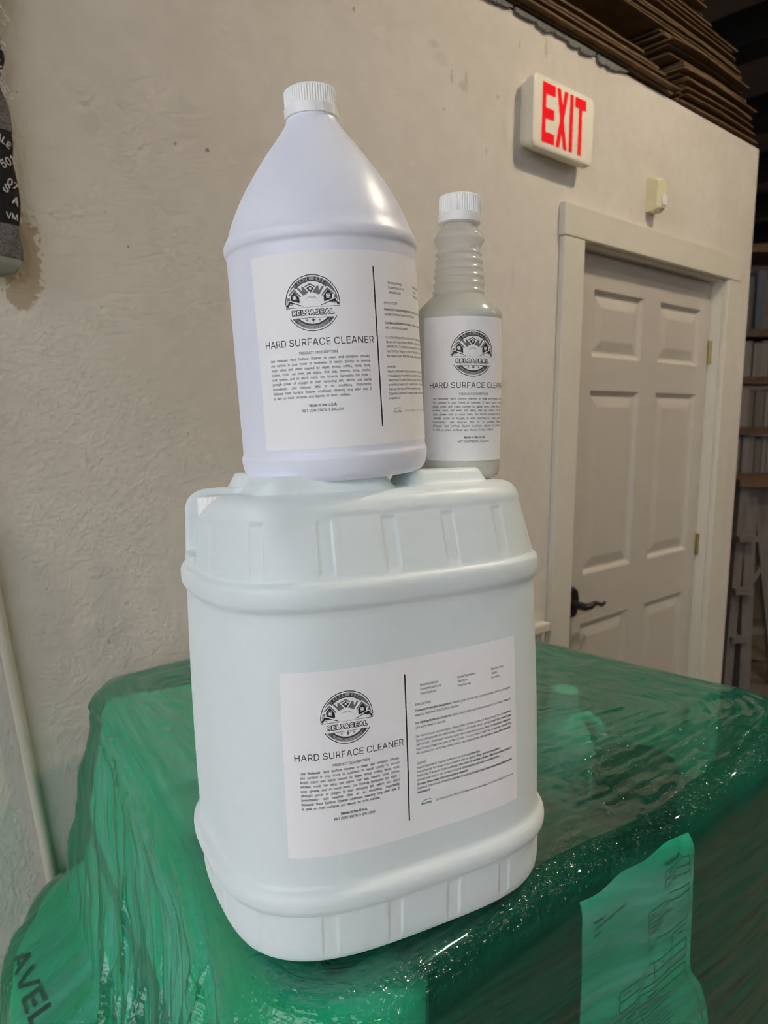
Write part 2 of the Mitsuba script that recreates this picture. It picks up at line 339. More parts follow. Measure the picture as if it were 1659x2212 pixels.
obj('band', abz(sleeve(.425, .482, .0012)), M['fabric_grey'], SL, smooth=60, label='grey ribbed band')
obj('band', abz(sleeve(.236, .285, .0012)), M['fabric_grey'], SL, smooth=60, label='grey ribbed band')
obj('tip', abz(sleeve(.205, .2545, -.0005)), M['fabric_tip'], SL, smooth=60, label='pale grey green rounded end')
@functools.lru_cache(None)
def flat_text(s, bold=False):
    m = meshkit.text_mesh(s, 1.0, .05, bold); up = m.face_normals[:, 2] > .9
    m = m.submesh([up], append=True); return np.array(m.vertices[:, :2]), np.array(m.faces)
def sleeve_text(s, a, z, h, rot):
    v, f = flat_text(s, True); c, q = math.cos(rot), math.sin(rot); v = v * h
    x, y = a + v[:, 0] * c - v[:, 1] * q, z + v[:, 0] * q + v[:, 1] * c
    k = np.clip((x - .292) / (PchipInterpolator(zs, hw)(y) * 1.02), -.97, .97)
    b = .026 + .0235 * np.sqrt(1 - k * k) + .0022
    return TM(W(x, b, y), f[:, ::-1])
pr = [sleeve_text('457', .318, .610, .014, -1.0), sleeve_text('90', .312, .57, .013, -.9), sleeve_text('S', .325, .545, .014, -.6), sleeve_text('LINE', .31, .535, .012, -1.1), sleeve_text('457', .320, .497, .013, -1.0),
      sleeve_text('501', .322, .365, .011, .6), sleeve_text('07', .325, .345, .011, -.4), sleeve_text('S', .318, .335, .012, -.5), sleeve_text('A', .332, .318, .012, -.3), sleeve_text('VM', .322, .293, .009, 0), sleeve_text('SALE', .305, .413, .010, -.5), sleeve_text('7', .325, .635, .014, -.8), sleeve_text('A', .312, .622, .02, .3)]
obj('print', cat(pr), M['fabric_print'], SL, label='white printed lettering', kind='stuff')
# grey foam rags under the cardboard
rng = np.random.default_rng(4)
def scallops(x0, x1, dep):
    top = [(x0, WTOP + .004), (x1, WTOP + .004)]; n = int((x1 - x0) / .004); xs = np.linspace(x1, x0, n); t = (xs - x0) / (x1 - x0)
    zz = WTOP - .6 * dep * np.sqrt(np.clip(np.sin(np.pi * t ** .7), 0, 1)) + rng.normal(0, .0018, n)
    return Polygon(top + list(zip(xs, zz))).buffer(0)
fl = [(1.36, 1.56, .022), (1.57, 1.66, .016), (1.66, 1.735, .022), (1.735, 1.80, .012), (1.80, 1.86, .024), (1.855, 1.935, .026), (1.945, 2.0, .03), (1.985, 2.07, .028), (2.05, 2.11, .008)]
m = cat([trimesh.creation.extrude_polygon(scallops(*x), .008, engine='earcut') for x in fl] + [cbox(1.3, 2.1, -.18, 0, .0, .0075)] * 0)
v = m.vertices
solo('foam_sheet', abz(TM(np.c_[v[:, 0], .001 + v[:, 2], v[:, 1]], m.faces[:, ::-1])), M['foam'], 'ragged grey foam sheet hanging over the top of the wall', 'foam sheet')

# ------------------------------------------------------------------ cardboard on top of the office
def sheet(a0, a1, b0, b1, z, th, bow, tilt, seed, skew=0.0):
    """one flattened box: a slab, slightly bowed and frayed"""
    r = np.random.default_rng(seed); n = 14
    x = np.linspace(0, 1, n); top, bot = [], []
    front = b1 + np.interp(np.arange(n), [0, 4, 9, n - 1], r.normal(0, .0022, 4)) + r.normal(0, .0004, n); zz = z + bow * np.sin(np.pi * x) + r.normal(0, .00025, n)
    a = a0 + x * (a1 - a0); a[0] += r.normal(0, .004)
    v = []
    for k in range(n):
        v += [(a[k], front[k], zz[k]), (a[k], front[k], zz[k] + th), (a[k] + skew, b0, zz[k] + th), (a[k] + skew, b0, zz[k])]
    f = []
    for k in range(n - 1):
        for j in range(4):
            p, q = 4 * k + j, 4 * k + (j + 1) % 4; f += [(p, q, q + 4), (p, q + 4, p + 4)]
    e = 4 * (n - 1); f += [(0, 2, 1), (0, 3, 2), (e, e + 1, e + 2), (e, e + 2, e + 3)]
    m = TM(np.array(v), np.array(f)); trimesh.repair.fix_normals(m)
    return abz(m)
rng = np.random.default_rng(11)
za = WTOP + .010; i = 0
while za < 1.44:
    q = (za - 1.03) / (1.31 - 1.03)
    left = 2.44 - .05 * max(0, (za - 1.09)) / .04 - .55 * max(0, za - 1.13) - (.35 if za > 1.205 else 0) + rng.normal(0, .018) - (.3 if za > 1.27 else 0)
    left = max(left, 2.40 if za < 1.125 else 1.35)
    right = 3.02 - 1.0 * max(0, (za - 1.04)) * .95 - (.20 if za > 1.29 else 0) + rng.normal(0, .02)
    th = float(rng.uniform(.0035, .0055))
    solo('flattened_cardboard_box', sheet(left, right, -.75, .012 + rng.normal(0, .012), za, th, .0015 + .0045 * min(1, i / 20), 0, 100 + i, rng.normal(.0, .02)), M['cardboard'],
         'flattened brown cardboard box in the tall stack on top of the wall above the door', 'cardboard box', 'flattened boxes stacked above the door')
    za += th + float(rng.uniform(.0015, .005)); i += 1
tall = [k for k in labels if labels[k].get('group') == 'flattened boxes stacked above the door']
relabel(tall, 'flattened brown cardboard box, %s from the bottom of the stack above the door')
zb = WTOP + .008
for k in range(8):
    th = .006
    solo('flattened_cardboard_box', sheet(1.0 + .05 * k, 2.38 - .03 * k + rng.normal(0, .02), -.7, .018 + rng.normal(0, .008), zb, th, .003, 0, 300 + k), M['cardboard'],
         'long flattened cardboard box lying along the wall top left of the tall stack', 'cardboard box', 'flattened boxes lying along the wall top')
    zb += th + float(rng.uniform(.0015, .005))

relabel([k for k in labels if labels[k].get('group') == 'flattened boxes lying along the wall top'], 'long flattened cardboard box, %s from the bottom along the wall top')
# ------------------------------------------------------------------ far things past the end of the office
def xbox(x0, x1, y0, y1, z0, z1, r=0.0): return move(cbox(x0, x1, y0, y1, z0, z1, r), np.eye(3), (0, 0, 0))
RK = thing('storage_rack', 'dark wooden rack holding upright boards beyond the end of the office', 'rack')
for x in (2.20, 2.835): obj('post', xbox(x, x + .05, 5.0, 5.05, FLOOR, 1.02), M['brown_wood'], RK)
for z in (1.10, .56, .24, -.105, -.43): obj('shelf', xbox(2.20, 2.885, 5.05, 5.45, z - .05, z), M['brown_wood'], RK)
obj('shelf', xbox(2.15, 3.6, 4.98, 5.45, 1.05, 1.10), M['brown_wood'], RK)
rng = np.random.default_rng(5)
for z, hgt, mt, nm in ((.56, .40, 'blue_board', 'top'), (.24, .26, 'pale_board', 'second'), (-.105, .28, 'pale_board', 'third'), (-.43, .27, 'pale_board', 'lowest')):
    x = 2.26
    while x < 2.80:
        wd = float(rng.uniform(.03, .075)); hh = hgt * float(rng.uniform(.86, 1.0))
        solo('board', xbox(x, x + wd - .006, 5.08 + float(rng.uniform(0, .05)), 5.40, z, z + hh), M[mt] if rng.random() > .2 else M['grey_wood'],
             '%s board standing upright on the %s shelf of the dark rack' % ('dark blue grey' if mt == 'blue_board' else 'pale', nm), 'board', 'boards on the %s shelf of the rack' % nm)
        x += wd
for nm_, tx_ in (('top', 'dark blue grey'), ('second', 'pale'), ('third', 'pale'), ('lowest', 'pale')):
    relabel([k for k in labels if labels[k].get('group') == 'boards on the %s shelf of the rack' % nm_], '%s board, %%s from the left on the %s shelf of the dark rack' % (tx_, nm_))
LD = thing('step_ladder', 'weathered grey wooden step ladder standing past the end of the office', 'step ladder')
def plank(p, q, wx, wy):
    p, q = np.array(p, float), np.array(q, float); v = []
    for c in (p, q):
        for sx, sy in ((-1, -1), (1, -1), (1, 1), (-1, 1)): v.append(c + [sx * wx / 2, sy * wy / 2, 0])
    return move(unman(m3.Manifold.hull_points(np.array(v))), np.eye(3), (0, 0, 0))
obj('rail', plank((1.945, 3.92, -.40), (1.90, 3.86, FLOOR), .045, .09), M['grey_wood'], LD)
obj('rail', plank((2.00, 3.95, -.40), (1.995, 3.86, FLOOR), .06, .09), M['grey_wood'], LD)
obj('rail', plank((2.08, 3.98, -.40), (2.235, 3.90, FLOOR), .10, .04), M['grey_wood'], LD)
obj('rail', plank((2.20, 4.10, -.40), (2.42, 4.25, FLOOR), .05, .04), M['grey_wood'], LD)
for z in (-.66, -.95, -1.22): obj('step', xbox(1.90, 2.0, 3.80, 3.96, z - .03, z), M['grey_wood'], LD)
obj('brace', plank((2.005, 3.93, -1.0), (2.125, 3.95, -.82), .03, .03), M['grey_wood'], LD)
obj('brace', xbox(1.99, 2.20, 3.93, 3.96, -1.24, -1.20), M['grey_wood'], LD)
obj('top', xbox(1.90, 2.35, 3.84, 4.14, -.398, -.36), M['brown_wood'], LD, label='brown wooden top board')

# ------------------------------------------------------------------ high bay lamps
for k, (a, b, z) in enumerate(LAMPS):
    L = thing('high_bay_lamp', 'round warm high bay lamp hanging ' + ('right above the door side of the pallet', 'far along the warehouse', 'out over the middle of the hall')[k], 'lamp', 'high bay lamps')
    shade = lathe([(.02, .12), (.05, .12), (.09, .08), (.21, .0), (.215, 0), (.10, .085), (.05, .13), (.02, .13)][::-1], 40)
    obj('shade', move(shade, np.eye(3), W(a, b, z) - [0, 0, CZ]), M['black_metal'], L, smooth=40)
    disc = trimesh.creation.cylinder(.096, .012, sections=48)
    obj('diffuser', move(disc, np.eye(3), W(a, b, z + .008) - [0, 0, CZ]), M['cap_white'], L, label='glowing warm diffuser', emitter={'type': 'area', 'radiance': rgb(*LAMP)})
    obj('rod', move(trimesh.creation.cylinder(.008, ROOF - z - .122, sections=10), np.eye(3), W(a, b, (ROOF + z + .12) / 2) - [0, 0, CZ]), M['beam'], L)

# ------------------------------------------------------------------ label artwork (flat, metres; u from the label's left edge, w from its lower edge)
def tri2d(poly):
    vs, fs, o = [], [], 0
    for g in getattr(poly, 'geoms', [poly]):
        if g.is_empty or g.geom_type != 'Polygon': continue
        v, f = trimesh.creation.triangulate_polygon(g, engine='earcut'); vs.append(np.asarray(v)); fs.append(np.asarray(f) + o); o += len(v)
    v, f = np.vstack(vs), np.vstack(fs)
    ar = np.cross(np.c_[v[f[:, 1]] - v[f[:, 0]], np.zeros(len(f))], np.c_[v[f[:, 2]] - v[f[:, 0]], np.zeros(len(f))])[:, 2]
    f[ar < 0] = f[ar < 0][:, ::-1]
    return v, f
def join2d(ps):
    vs, fs, o = [], [], 0
    for v, f in ps: vs.append(v); fs.append(f + o); o += len(v)
    return np.vstack(vs), np.vstack(fs)
def text_poly(s, bold=True):
    v, f = flat_text(s, bold); return unary_union([Polygon(v[t]) for t in f]).buffer(.004).buffer(-.004)
COND = .86
def width(s, h, bold=False):
    v, f = flat_text(s, bold); return float(v[:, 0].max()) * h * COND
def line(s, u, w, h, bold=False, fit=None, justify=False):
    """one line of print; fit: its width; justify: spread the words instead of stretching them"""
    if fit and justify:
        words = s.split(); ws = [width(x, h, bold) for x in words]; gap = (fit - sum(ws)) / max(len(words) - 1, 1); k = 1.0
        if gap < .0004: k = (fit - .0006 * (len(words) - 1)) / sum(ws); gap = .0006
        out, x = [], u
        for t, ww in zip(words, ws):
            v, f = flat_text(t, bold); out.append((np.c_[x + v[:, 0] * h * COND * k, w + v[:, 1] * h], f)); x += ww * k + gap
        return join2d(out)
    v, f = flat_text(s, bold); k = fit / (v[:, 0].max() * h) if fit else COND
    return np.c_[u + v[:, 0] * h * k, w + v[:, 1] * h], f
def emblem():
    """polygons in units of the outer radius: {tone: shape}"""
    def J(*pts):
        out = []
        for x, y in pts:
            yy = y + .078 * (x - 825); xx = x - .05 * (y - 815)
            out.append(((xx - 825) / 606, -(yy - 815) / 636))
        return out
    P = lambda *pts: Polygon(J(*pts)).buffer(0)
    L = lambda wd, *pts: LineString(J(*pts)).buffer(wd, cap_style='flat', join_style='mitre')
    ring = lambda r0, r1: Point(0, 0).buffer(r1, quad_segs=40).difference(Point(0, 0).buffer(r0, quad_segs=40))
    top = sbox(-2, -.12, 2, 2); low = sbox(-2, -2, 2, -.520)
    lh, rh = P((425, 570), (540, 700), (550, 825), (355, 775), (345, 675)), P((1165, 510), (1255, 600), (1265, 705), (1085, 780), (1070, 650))
    lroof, rroof = L(.027, (305, 662), (418, 535), (572, 690)), L(.027, (1035, 645), (1155, 485), (1290, 600))
    lgun = unary_union([P((230, 890), (290, 845), (295, 790), (330, 792), (440, 825), (440, 848), (330, 850), (300, 885), (285, 935), (235, 905)), L(.012, (435, 838), (625, 895)), L(.008, (320, 865), (352, 885), (388, 850))])
    rgun = unary_union([P((1425, 800), (1385, 842), (1340, 775), (1200, 782), (1200, 755), (1320, 700), (1345, 710), (1352, 750)), L(.012, (1205, 768), (1015, 862)), L(.008, (1255, 780), (1300, 800), (1322, 770))])
    houses = unary_union([lh, rh, lroof, rroof, lgun, rgun, P((300, 700), (420, 520), (575, 690)), P((1030, 690), (1155, 470), (1290, 640))])
    keep = houses.buffer(.045)
    dia = P((780, 430), (865, 490), (795, 590), (700, 495))
    win = [P((385, 660), (470, 655), (480, 765), (390, 745)), P((1125, 605), (1215, 595), (1220, 690), (1135, 705)), P((755, 465), (810, 465), (815, 525), (760, 528))]
    dots = []
    for wv in win:
        x0, y0, x1, y1 = wv.bounds; cx_, cy_ = (x0 + x1) / 2, (y0 + y1) / 2; s = (x1 - x0) * .16
        dots += [sbox(cx_ + i * s * 1.7 - s * .6, cy_ + j * s * 1.9 - s * .7, cx_ + i * s * 1.7 + s * .6, cy_ + j * s * 1.9 + s * .7) for i in (-1, 1) for j in (-1, 1)]
    def arc_text(s, r, deg0, deg1, h, out):
        ps = []
        for k, ch in enumerate(s):
            if ch == ' ': continue
            t = math.radians(deg0 + (deg1 - deg0) * k / (len(s) - 1)); g = text_poly(ch); g = affinity.scale(g, h, h, origin=(0, 0)); x0, _, x1, _ = g.bounds
            g = affinity.translate(g, -(x0 + x1) / 2, -h / 2); g = affinity.rotate(g, math.degrees(t) - (90 if out else -90), origin=(0, 0)); ps.append(affinity.translate(g, r * math.cos(t), r * math.sin(t)))
        return unary_union(ps)
    star = lambda x, y, r: Polygon([(x + (r if k % 2 == 0 else r * .28) * math.cos(math.pi * k / 4) * (.8 if k % 4 == 0 else 1), y + (r if k % 2 == 0 else r * .28) * math.sin(math.pi * k / 4)) for k in range(8)])
    ps, x = [], 0.0
    for ch in 'RELIASEAL':
        g = text_poly(ch); x0, _, x1, _ = g.bounds; ps.append(affinity.translate(g, x - x0, 0)); x += x1 - x0 + .30
    word = unary_union(ps); x0, y0, x1, y1 = word.bounds
    word = affinity.translate(affinity.scale(word, 1.50 / (x1 - x0), .146, origin=(x0, 0)), -.75 - x0, -.398)
    outline = word.buffer(.030).difference(word.buffer(.006))
    band_t = ring(.80, .93).intersection(sbox(-2, .12, 2, 2)).difference(keep)
    ends = ring(.80, .93).intersection(sbox(-2, -.06, 2, .22)).difference(unary_union([houses.buffer(.03), sbox(-.8, -2, .8, 2)]))
    slabs = unary_union([P((475, 490), (535, 485), (600, 560), (590, 460), (625, 455), (750, 590), (630, 660)), P((1090, 435), (1035, 445), (975, 545), (965, 430), (930, 430), (830, 580), (980, 630))])
    since, motto = arc_text('SINCE 2024', .865, 128, 56, .082, True).buffer(.009), arc_text("RELIABILITY, IT'S IN OUR NAME", .865, 226, 322, .05, False).buffer(.002)
    light = unary_union([band_t.intersection(sbox(-.5, .5, .5, 2)), ring(.80, .93).intersection(low).intersection(sbox(-.55, -2, .55, 0))]).difference(unary_union([since, motto]))
    mid = unary_union([band_t.difference(sbox(-.5, .5, .5, 2)), ends, ring(.80, .93).intersection(low).difference(sbox(-.55, -2, .55, 0)), slabs, lroof, rroof, L(.024, (665, 465), (775, 392), (885, 455)), L(.006, (680, 742), (750, 682), (860, 672), (940, 720)), L(.006, (725, 706), (880, 690))]).difference(unary_union([since, motto]))
    dark = unary_union([ring(.752, .80).intersection(sbox(-.62, .3, .62, 2)).difference(keep), ring(.735, .80).intersection(low), sbox(-.62, -.53, .62, -.512), star(0, -.60, .12), star(-.235, -.60, .065), star(.235, -.60, .065)] + dots).difference(outline.buffer(.004))
    black = unary_union([ring(.972, 1).intersection(top).difference(unary_union([lgun, rgun]).buffer(.02)), ring(.972, 1).intersection(sbox(-2, -2, 2, -.50)), lh.difference(win[0]), rh.difference(win[1]), dia.difference(win[2]), lgun, rgun, outline, Polygon([(-.98, -.130), (-.98, -.152), (0, -.142), (.98, -.152), (.98, -.130), (0, -.138)]), since, motto, Point(.52, .86).buffer(.012)])
    light, mid = light.difference(black), mid.difference(black); dark = dark.difference(black)
    return {'light': light, 'mid': mid, 'dark': dark, 'black': black}
EMB = emblem()
def subdiv(v, f, edge):
    v3 = np.c_[v, np.zeros(len(v))]
    v3, f = trimesh.remesh.subdivide_to_size(v3, f, edge, max_iter=8); return v3[:, :2], f
def emblem_prints(cu, cw, r):
    return {k: subdiv(*(lambda vf: (vf[0] * r + [cu, cw], vf[1]))(tri2d(g)), .0035) for k, g in EMB.items()}
LEFT = ['Use Reliaseal Hard Surface Cleaner to clean and revitalize virtually', 'any surface in your home or business. It reacts quickly to remove', 'tough odors and stains caused by algae, blood, coffee, feces, food,',
        'mildew, mold, red wine, pet stains, tree sap, insects, urine, smoke,', 'soot, grease, and so much more. Our formula harnesses the triple -', 'strength power of oxygen to start removing dirt, debris, and stains',
        'immediately- and requires little or no scrubbing. Importantly,', 'Reliaseal Hard Surface Cleaner continues cleaning long after use. It', 'is safe on most surfaces and leaves no toxic residue.']
RIGHT = [(.1022, 'For Fabric/Carpet Soil and Stains: Always test a hidden section of fabric/carpet for colorfastness'), (.0989, 'Spray and saturate the solid areas. Using a soft bristle brush, gently brush the treated area.'),
         (.0955, 'IMPORTANT: If soil stain remains, apply more and keep brushing. Wait 15 minutes for Reliaseal'), (.0922, 'Hard Surface Cleaner to work on the soil stain. Us a dry towel or wet-vac to remove wet soil from'), (.0888, 'the treated area. Note that certain stains cause permanent discoloration even after cleaning.'),
         (.0775, 'Hazard Statements: Causes severe skin burns and eye damage.'), (.0743, 'Precautionary Prevention: Do no breathe mist or vapors. Wear eye/face protection'), (.0711, 'Response: If in eyes: Rinse cautiously with water for several minutes. Remove contact lenses, if'),
         (.0678, 'present and easy to do. Continue rinsing. Immediately call poison center/doctor.'), (.0645, 'Storage: Store away from incompatible materials'), (.0612, 'Disposal: Dispose of contents/container in accordance with local/regional/national international'), (.0579, 'regulations.'),
         (.1188, 'applying Reliaseal Hard Surface Cleaner.'), (.1091, 'with a dry towel or sponge.')]
def label_art(contents, right=True, dw=0.0):
    """{tone: (v, f)}, w measured like the jug's heights less .0255"""
    z = -.0255; out = emblem_prints(.0470, .1283 + z, .0196)
    head = line('HARD SURFACE CLEANER', .0074, .0990 + z, .0049, fit=.0830)
    txt = [line('PRODUCT DESCRIPTION', .0348, .0930 + z, .00185, True, fit=.0276)]
    for k, s in enumerate(LEFT): txt.append(line(s, .0113, .0890 + z - k * .00335, .00178, True, fit=.0752 if k < 8 else .0585, justify=True))
    txt += [line('Made in the U.S.A.', .0393, .0557 + z, .0019, True, fit=.0203), line('Made in the U.S.A.', .0394, .0557 + z, .0019, True, fit=.0203), line('NET CONTENTS: ' + contents, .0341, .0521 + z, .0019, True, fit=.0300 * (1.0 if len(contents) < 9 else 1.05))]
    out['title'] = head; blk = []
    if right:
        d = .00055; yy = np.linspace(.0385, .1527, 40) + z; k = np.arange(39); blk.append((np.c_[np.r_[.0935 - d + 0 * yy, .0935 + d + 0 * yy], np.r_[yy, yy]], np.vstack([np.c_[k, k + 40, k + 41], np.c_[k, k + 41, k + 1]])))
        U = .1010; h = .00168
        for u, ss in ((.1060, ('Stovetops/Range', 'Countertops/Ovens', 'Sinks/Bathtubs')), (.1395, ('Carpet/Upholstery', 'Tile/Grout', 'Vinyl/Canvas')), (.1725, ('Patio Furniture', 'Toilets', 'Porcelain'))):
            for k, s in enumerate(ss): txt.append(line(s, u, .1414 + z - k * .0034, .0017, True))
        txt += [line('APPLICATION', U, .1268 + z, .0017, True), line('DANGER', U, .0808 + z, .0017, True)]
        for w0, b, s in ((.1222, 'Personal Protective Equipment:', 'Rubber glove are strongly recommended when handling and'), (.1125, 'For Kitchen/Bathroom Surfaces:', 'Spray onto surface and allow to soak for 5 minutes. Wipe off')):
            txt.append(line(b, U, w0 + z, h, True, fit=.0325)); txt.append(line(s, U + .0335, w0 + z, h, True, fit=.0585)); txt.append(line(b, U + .00012, w0 + z, h, True, fit=.0325))
        for w0, s in RIGHT: txt.append(line(s, U, w0 + z, h, True, fit=min(.093, len(s) * .00099)))
        txt.append(line('1056 Hunley 866-308-2734 Sullivans Road, Awendaw, SC 29429 Greenfloor-USA.com', .1170, .0480 + z, .0015, fit=.078))
        out['green'] = join2d([line('Greenflag', .1048, .0480 + z, .0016, True, fit=.0086), tri2d(LineString([(.1044, .0484 + z), (.1054, .0503 + z), (.1085, .0514 + z), (.1130, .0510 + z)]).buffer(.00022))])
    out['text'] = join2d(txt)
    if blk: out['rule'] = join2d(blk)
    if dw: out = {k: (v + [0, dw], f) for k, (v, f) in out.items()}
    return out
INK = {'title': 'ink', 'rule': 'ink', 'light': 'ink_light', 'mid': 'ink_mid', 'dark': 'ink_dark', 'black': 'ink', 'text': 'ink_text', 'green': 'ink_green'}
NAMES = {'light': ('emblem_shading', 'light grey bands of the round emblem'), 'mid': ('emblem_shading', 'mid grey parts of the round emblem'), 'dark': ('emblem_shading', 'dark grey parts of the round emblem'), 'black': ('emblem', 'black outlines, houses and lettering of the round emblem'), 'title': ('title', 'large black title HARD SURFACE CLEANER'), 'rule': ('rule', 'black vertical dividing line'), 'text': ('fine_print', 'small printed lines'), 'green': ('logo', 'small green logo')}
def put_label(parent, fn, u0, u1, w0, w1, art, nu=80, nw=24, scale=1.0, clip=None):
    """fn(u, w, offset) -> world points on the container"""
    uu, ww = np.linspace(u0, u1, nu), np.linspace(w0, w1, nw); U, V = np.meshgrid(uu, ww)
    p = fn(U.ravel(), V.ravel(), .00035); f = grid_faces(nu, nw)
    # a thin sheet with edges
    q = fn(U.ravel(), V.ravel(), .00005); n = len(p)
    rim = np.r_[np.arange(nu), nu * np.arange(1, nw) + nu - 1, (nw - 1) * nu + np.arange(nu - 2, -1, -1), nu * np.arange(nw - 2, -1, -1)]
    rim = rim[np.r_[True, np.diff(rim) != 0]]
    k = np.arange(len(rim) - 1); side = np.vstack([np.c_[rim[k], rim[k] + n, rim[k + 1] + n], np.c_[rim[k], rim[k + 1] + n, rim[k + 1]]])
    key = obj('label', TM(np.vstack([p, q]), np.vstack([f, f[:, ::-1] + n, side])), M['paper'], parent, smooth=40, label='white paper label with printed emblem and text')
    for tone in ('light', 'mid', 'dark', 'black', 'title', 'rule', 'text', 'green'):
        if tone not in art: continue
        v, f = art[tone]
        if clip is not None:
            f = f[(v[f][:, :, 0] < clip).all(1)]
            if not len(f): continue
        nm, lb = NAMES[tone]
        obj(nm, TM(fn(v[:, 0] * scale, v[:, 1] * scale, .00055 if tone != 'black' else .0006), f), M[INK[tone]], key, smooth=True, label=lb, kind='stuff' if tone in ('text', 'light', 'mid', 'dark', 'black') else None)

# ------------------------------------------------------------------ five gallon container
Rc = euler('zxy', [.4748, -.049, -.039]); Tc = np.array([-.0123, .626, -.4175])
CA, CB, CP = .1455, .122, 3.25
ZR, ZL, ZT = .2815, .0535, .353
def super_curve(n, off=0.0):
    t = np.linspace(0, 2 * np.pi, 20001); c, s = np.cos(t), np.sin(t); r = (np.abs(c / CA) ** CP + np.abs(s / CB) ** CP) ** (-1 / CP)
    x, y = r * c, r * s; L = np.r_[0, np.cumsum(np.hypot(np.diff(x), np.diff(y)))]
    k = np.linspace(0, L[-1], n, endpoint=False)
    return np.interp(k, L, x), np.interp(k, L, y), k, L[-1]
NCAN = 1000
cx0, cy0, carc, CLEN = super_curve(NCAN)
tx, ty = np.roll(cx0, -1) - np.roll(cx0, 1), np.roll(cy0, -1) - np.roll(cy0, 1); ln = np.hypot(tx, ty); cnx, cny = ty / ln, -tx / ln
front0 = carc[np.argmin(np.abs(cx0) + (cy0 > 0) * 9)]
sarc = carc - front0                                         # 0 at the middle of the front face
ss = lambda a, b, x: (lambda t: t * t * (3 - 2 * t))(np.clip((x - a) / (b - a), 0, 1))
def can_profile():
    rows = [(.0, -.016), (.0006, -.012), (.0022, -.0075), (.005, -.004), (.009, -.0022), (.014, -.0012)]
    rows += [(z, -.0010 + .0015 * (z - .014) / .027) for z in np.linspace(.018, .041, 9)]
    rows += [(.0432, .0010), (.0446, .0035), (.047, .0052), (.050, .0060), (.0535, .0062), (.057, .0058), (.060, .0044), (.0622, .0022), (.0640, .0006), (.067, 0)]
    rows += [(z, .0012 * math.sin(math.pi * (z - .067) / .197)) for z in np.linspace(.075, .257, 34)]
    rows += [(.264, 0), (.2682, .0004), (.2705, .0016), (.2722, .0030), (.2748, .0039), (.279, .0043), (.2835, .0043), (.2868, .0038), (.2888, .0027), (.2901, .0012), (.2911, .0001), (.2925, -.0006)]
    z1 = .3365
    rows += [(z, -.0006 - .0105 * (z - .2925) / (z1 - .2925)) for z in np.r_[np.linspace(.294, .2985, 3), .2995, .3003, .3010, .3017, .3025, np.linspace(.304, z1, 26)]]
    for t in np.linspace(.05, 1, 20) * math.pi / 2: rows.append((z1 + .0165 * math.sin(t), -.0111 - .0165 * (1 - math.cos(t))))
    return rows
def rib(s, zlo, zhi, z, depth):
    f = np.mod(s + .0055 + .026, .052) ; k = ss(0, .0009, f) * (1 - ss(.011, .0119, f))
    return -depth * k * ss(zlo, zlo + .0015, z) * (1 - ss(zhi - .003, zhi, z))
def can_mesh():
    V = []
    for z, off in can_profile():
        lean = np.where(off < -.0007, 1 - .8 * ss(.25, .8, -cnx), 1.0) if .2925 < z <= .3370 else 1.0
        if z > .3370: lean = 1 - .8 * ss(.25, .8, -cnx) * .0105 / max(-off, .0105)
        o = off * lean + rib(sarc, .2935, .335, z, .0008) + rib(sarc + .01, .010, .0425, z, .0007)
        V.append(np.c_[cx0 + cnx * o, cy0 + cny * o, np.full(NCAN, z)])
    z, off = can_profile()[-1]
    off = off * (1 - .8 * ss(.25, .8, -cnx) * .0105 / -off)
    ex, ey = cx0 + cnx * off, cy0 + cny * off
    for t in np.r_[np.linspace(.985, .06, 86), .03]:
        x, y = ex * t, ey * t
        def pad(x0, x1, y0, y1, r, e):
            dx = np.maximum(np.maximum(x0 + r - x, x - x1 + r), 0); dy = np.maximum(np.maximum(y0 + r - y, y - y1 + r), 0); d = np.hypot(dx, dy) - r
            return 1 - ss(-e, 0, d)
        h = .0128 * np.maximum.reduce([pad(-.118, .003, -.098, .045, .03, .014), pad(.010, .090, -.088, -.030, .014, .011) * .95, pad(-.094, .100, .050, .104, .018, .010) * .98])
        V.append(np.c_[x, y, np.full(NCAN, ZT) + h])
    V = np.vstack(V)
    # the recess in the left side that the screw cap stands in
    x, y, z = V.T
    ye = .010 - .034 * ss(.325, .353, z)
    w = ss(ye - .014, ye + .008, y) * (1 - ss(.046, .054, y)) * ss(.3000, .3026, z) * (x < 0)
    x2 = np.maximum(x, -.093)
    V[:, 0] = x * (1 - w) + x2 * w
    n = len(V) // NCAN; f = grid_faces(NCAN, n, True)
    c0, c1 = len(V), len(V) + 1; V = np.vstack([V, [[0, 0, .0]], [[0, 0, V[-1, 2]]]]); k = np.arange(NCAN)
    f = np.vstack([f, np.stack([(k + 1) % NCAN, k, np.full(NCAN, c0)], 1), np.stack([(n - 1) * NCAN + k, (n - 1) * NCAN + (k + 1) % NCAN, np.full(NCAN, c1)], 1)])
    return TM(V, f)
CAN = thing('cleaner_container', 'big translucent white five gallon container standing on the green wrapped pallet', 'container')
obj('body', move(can_mesh(), Rc, Tc), M['can'], CAN, smooth=38)
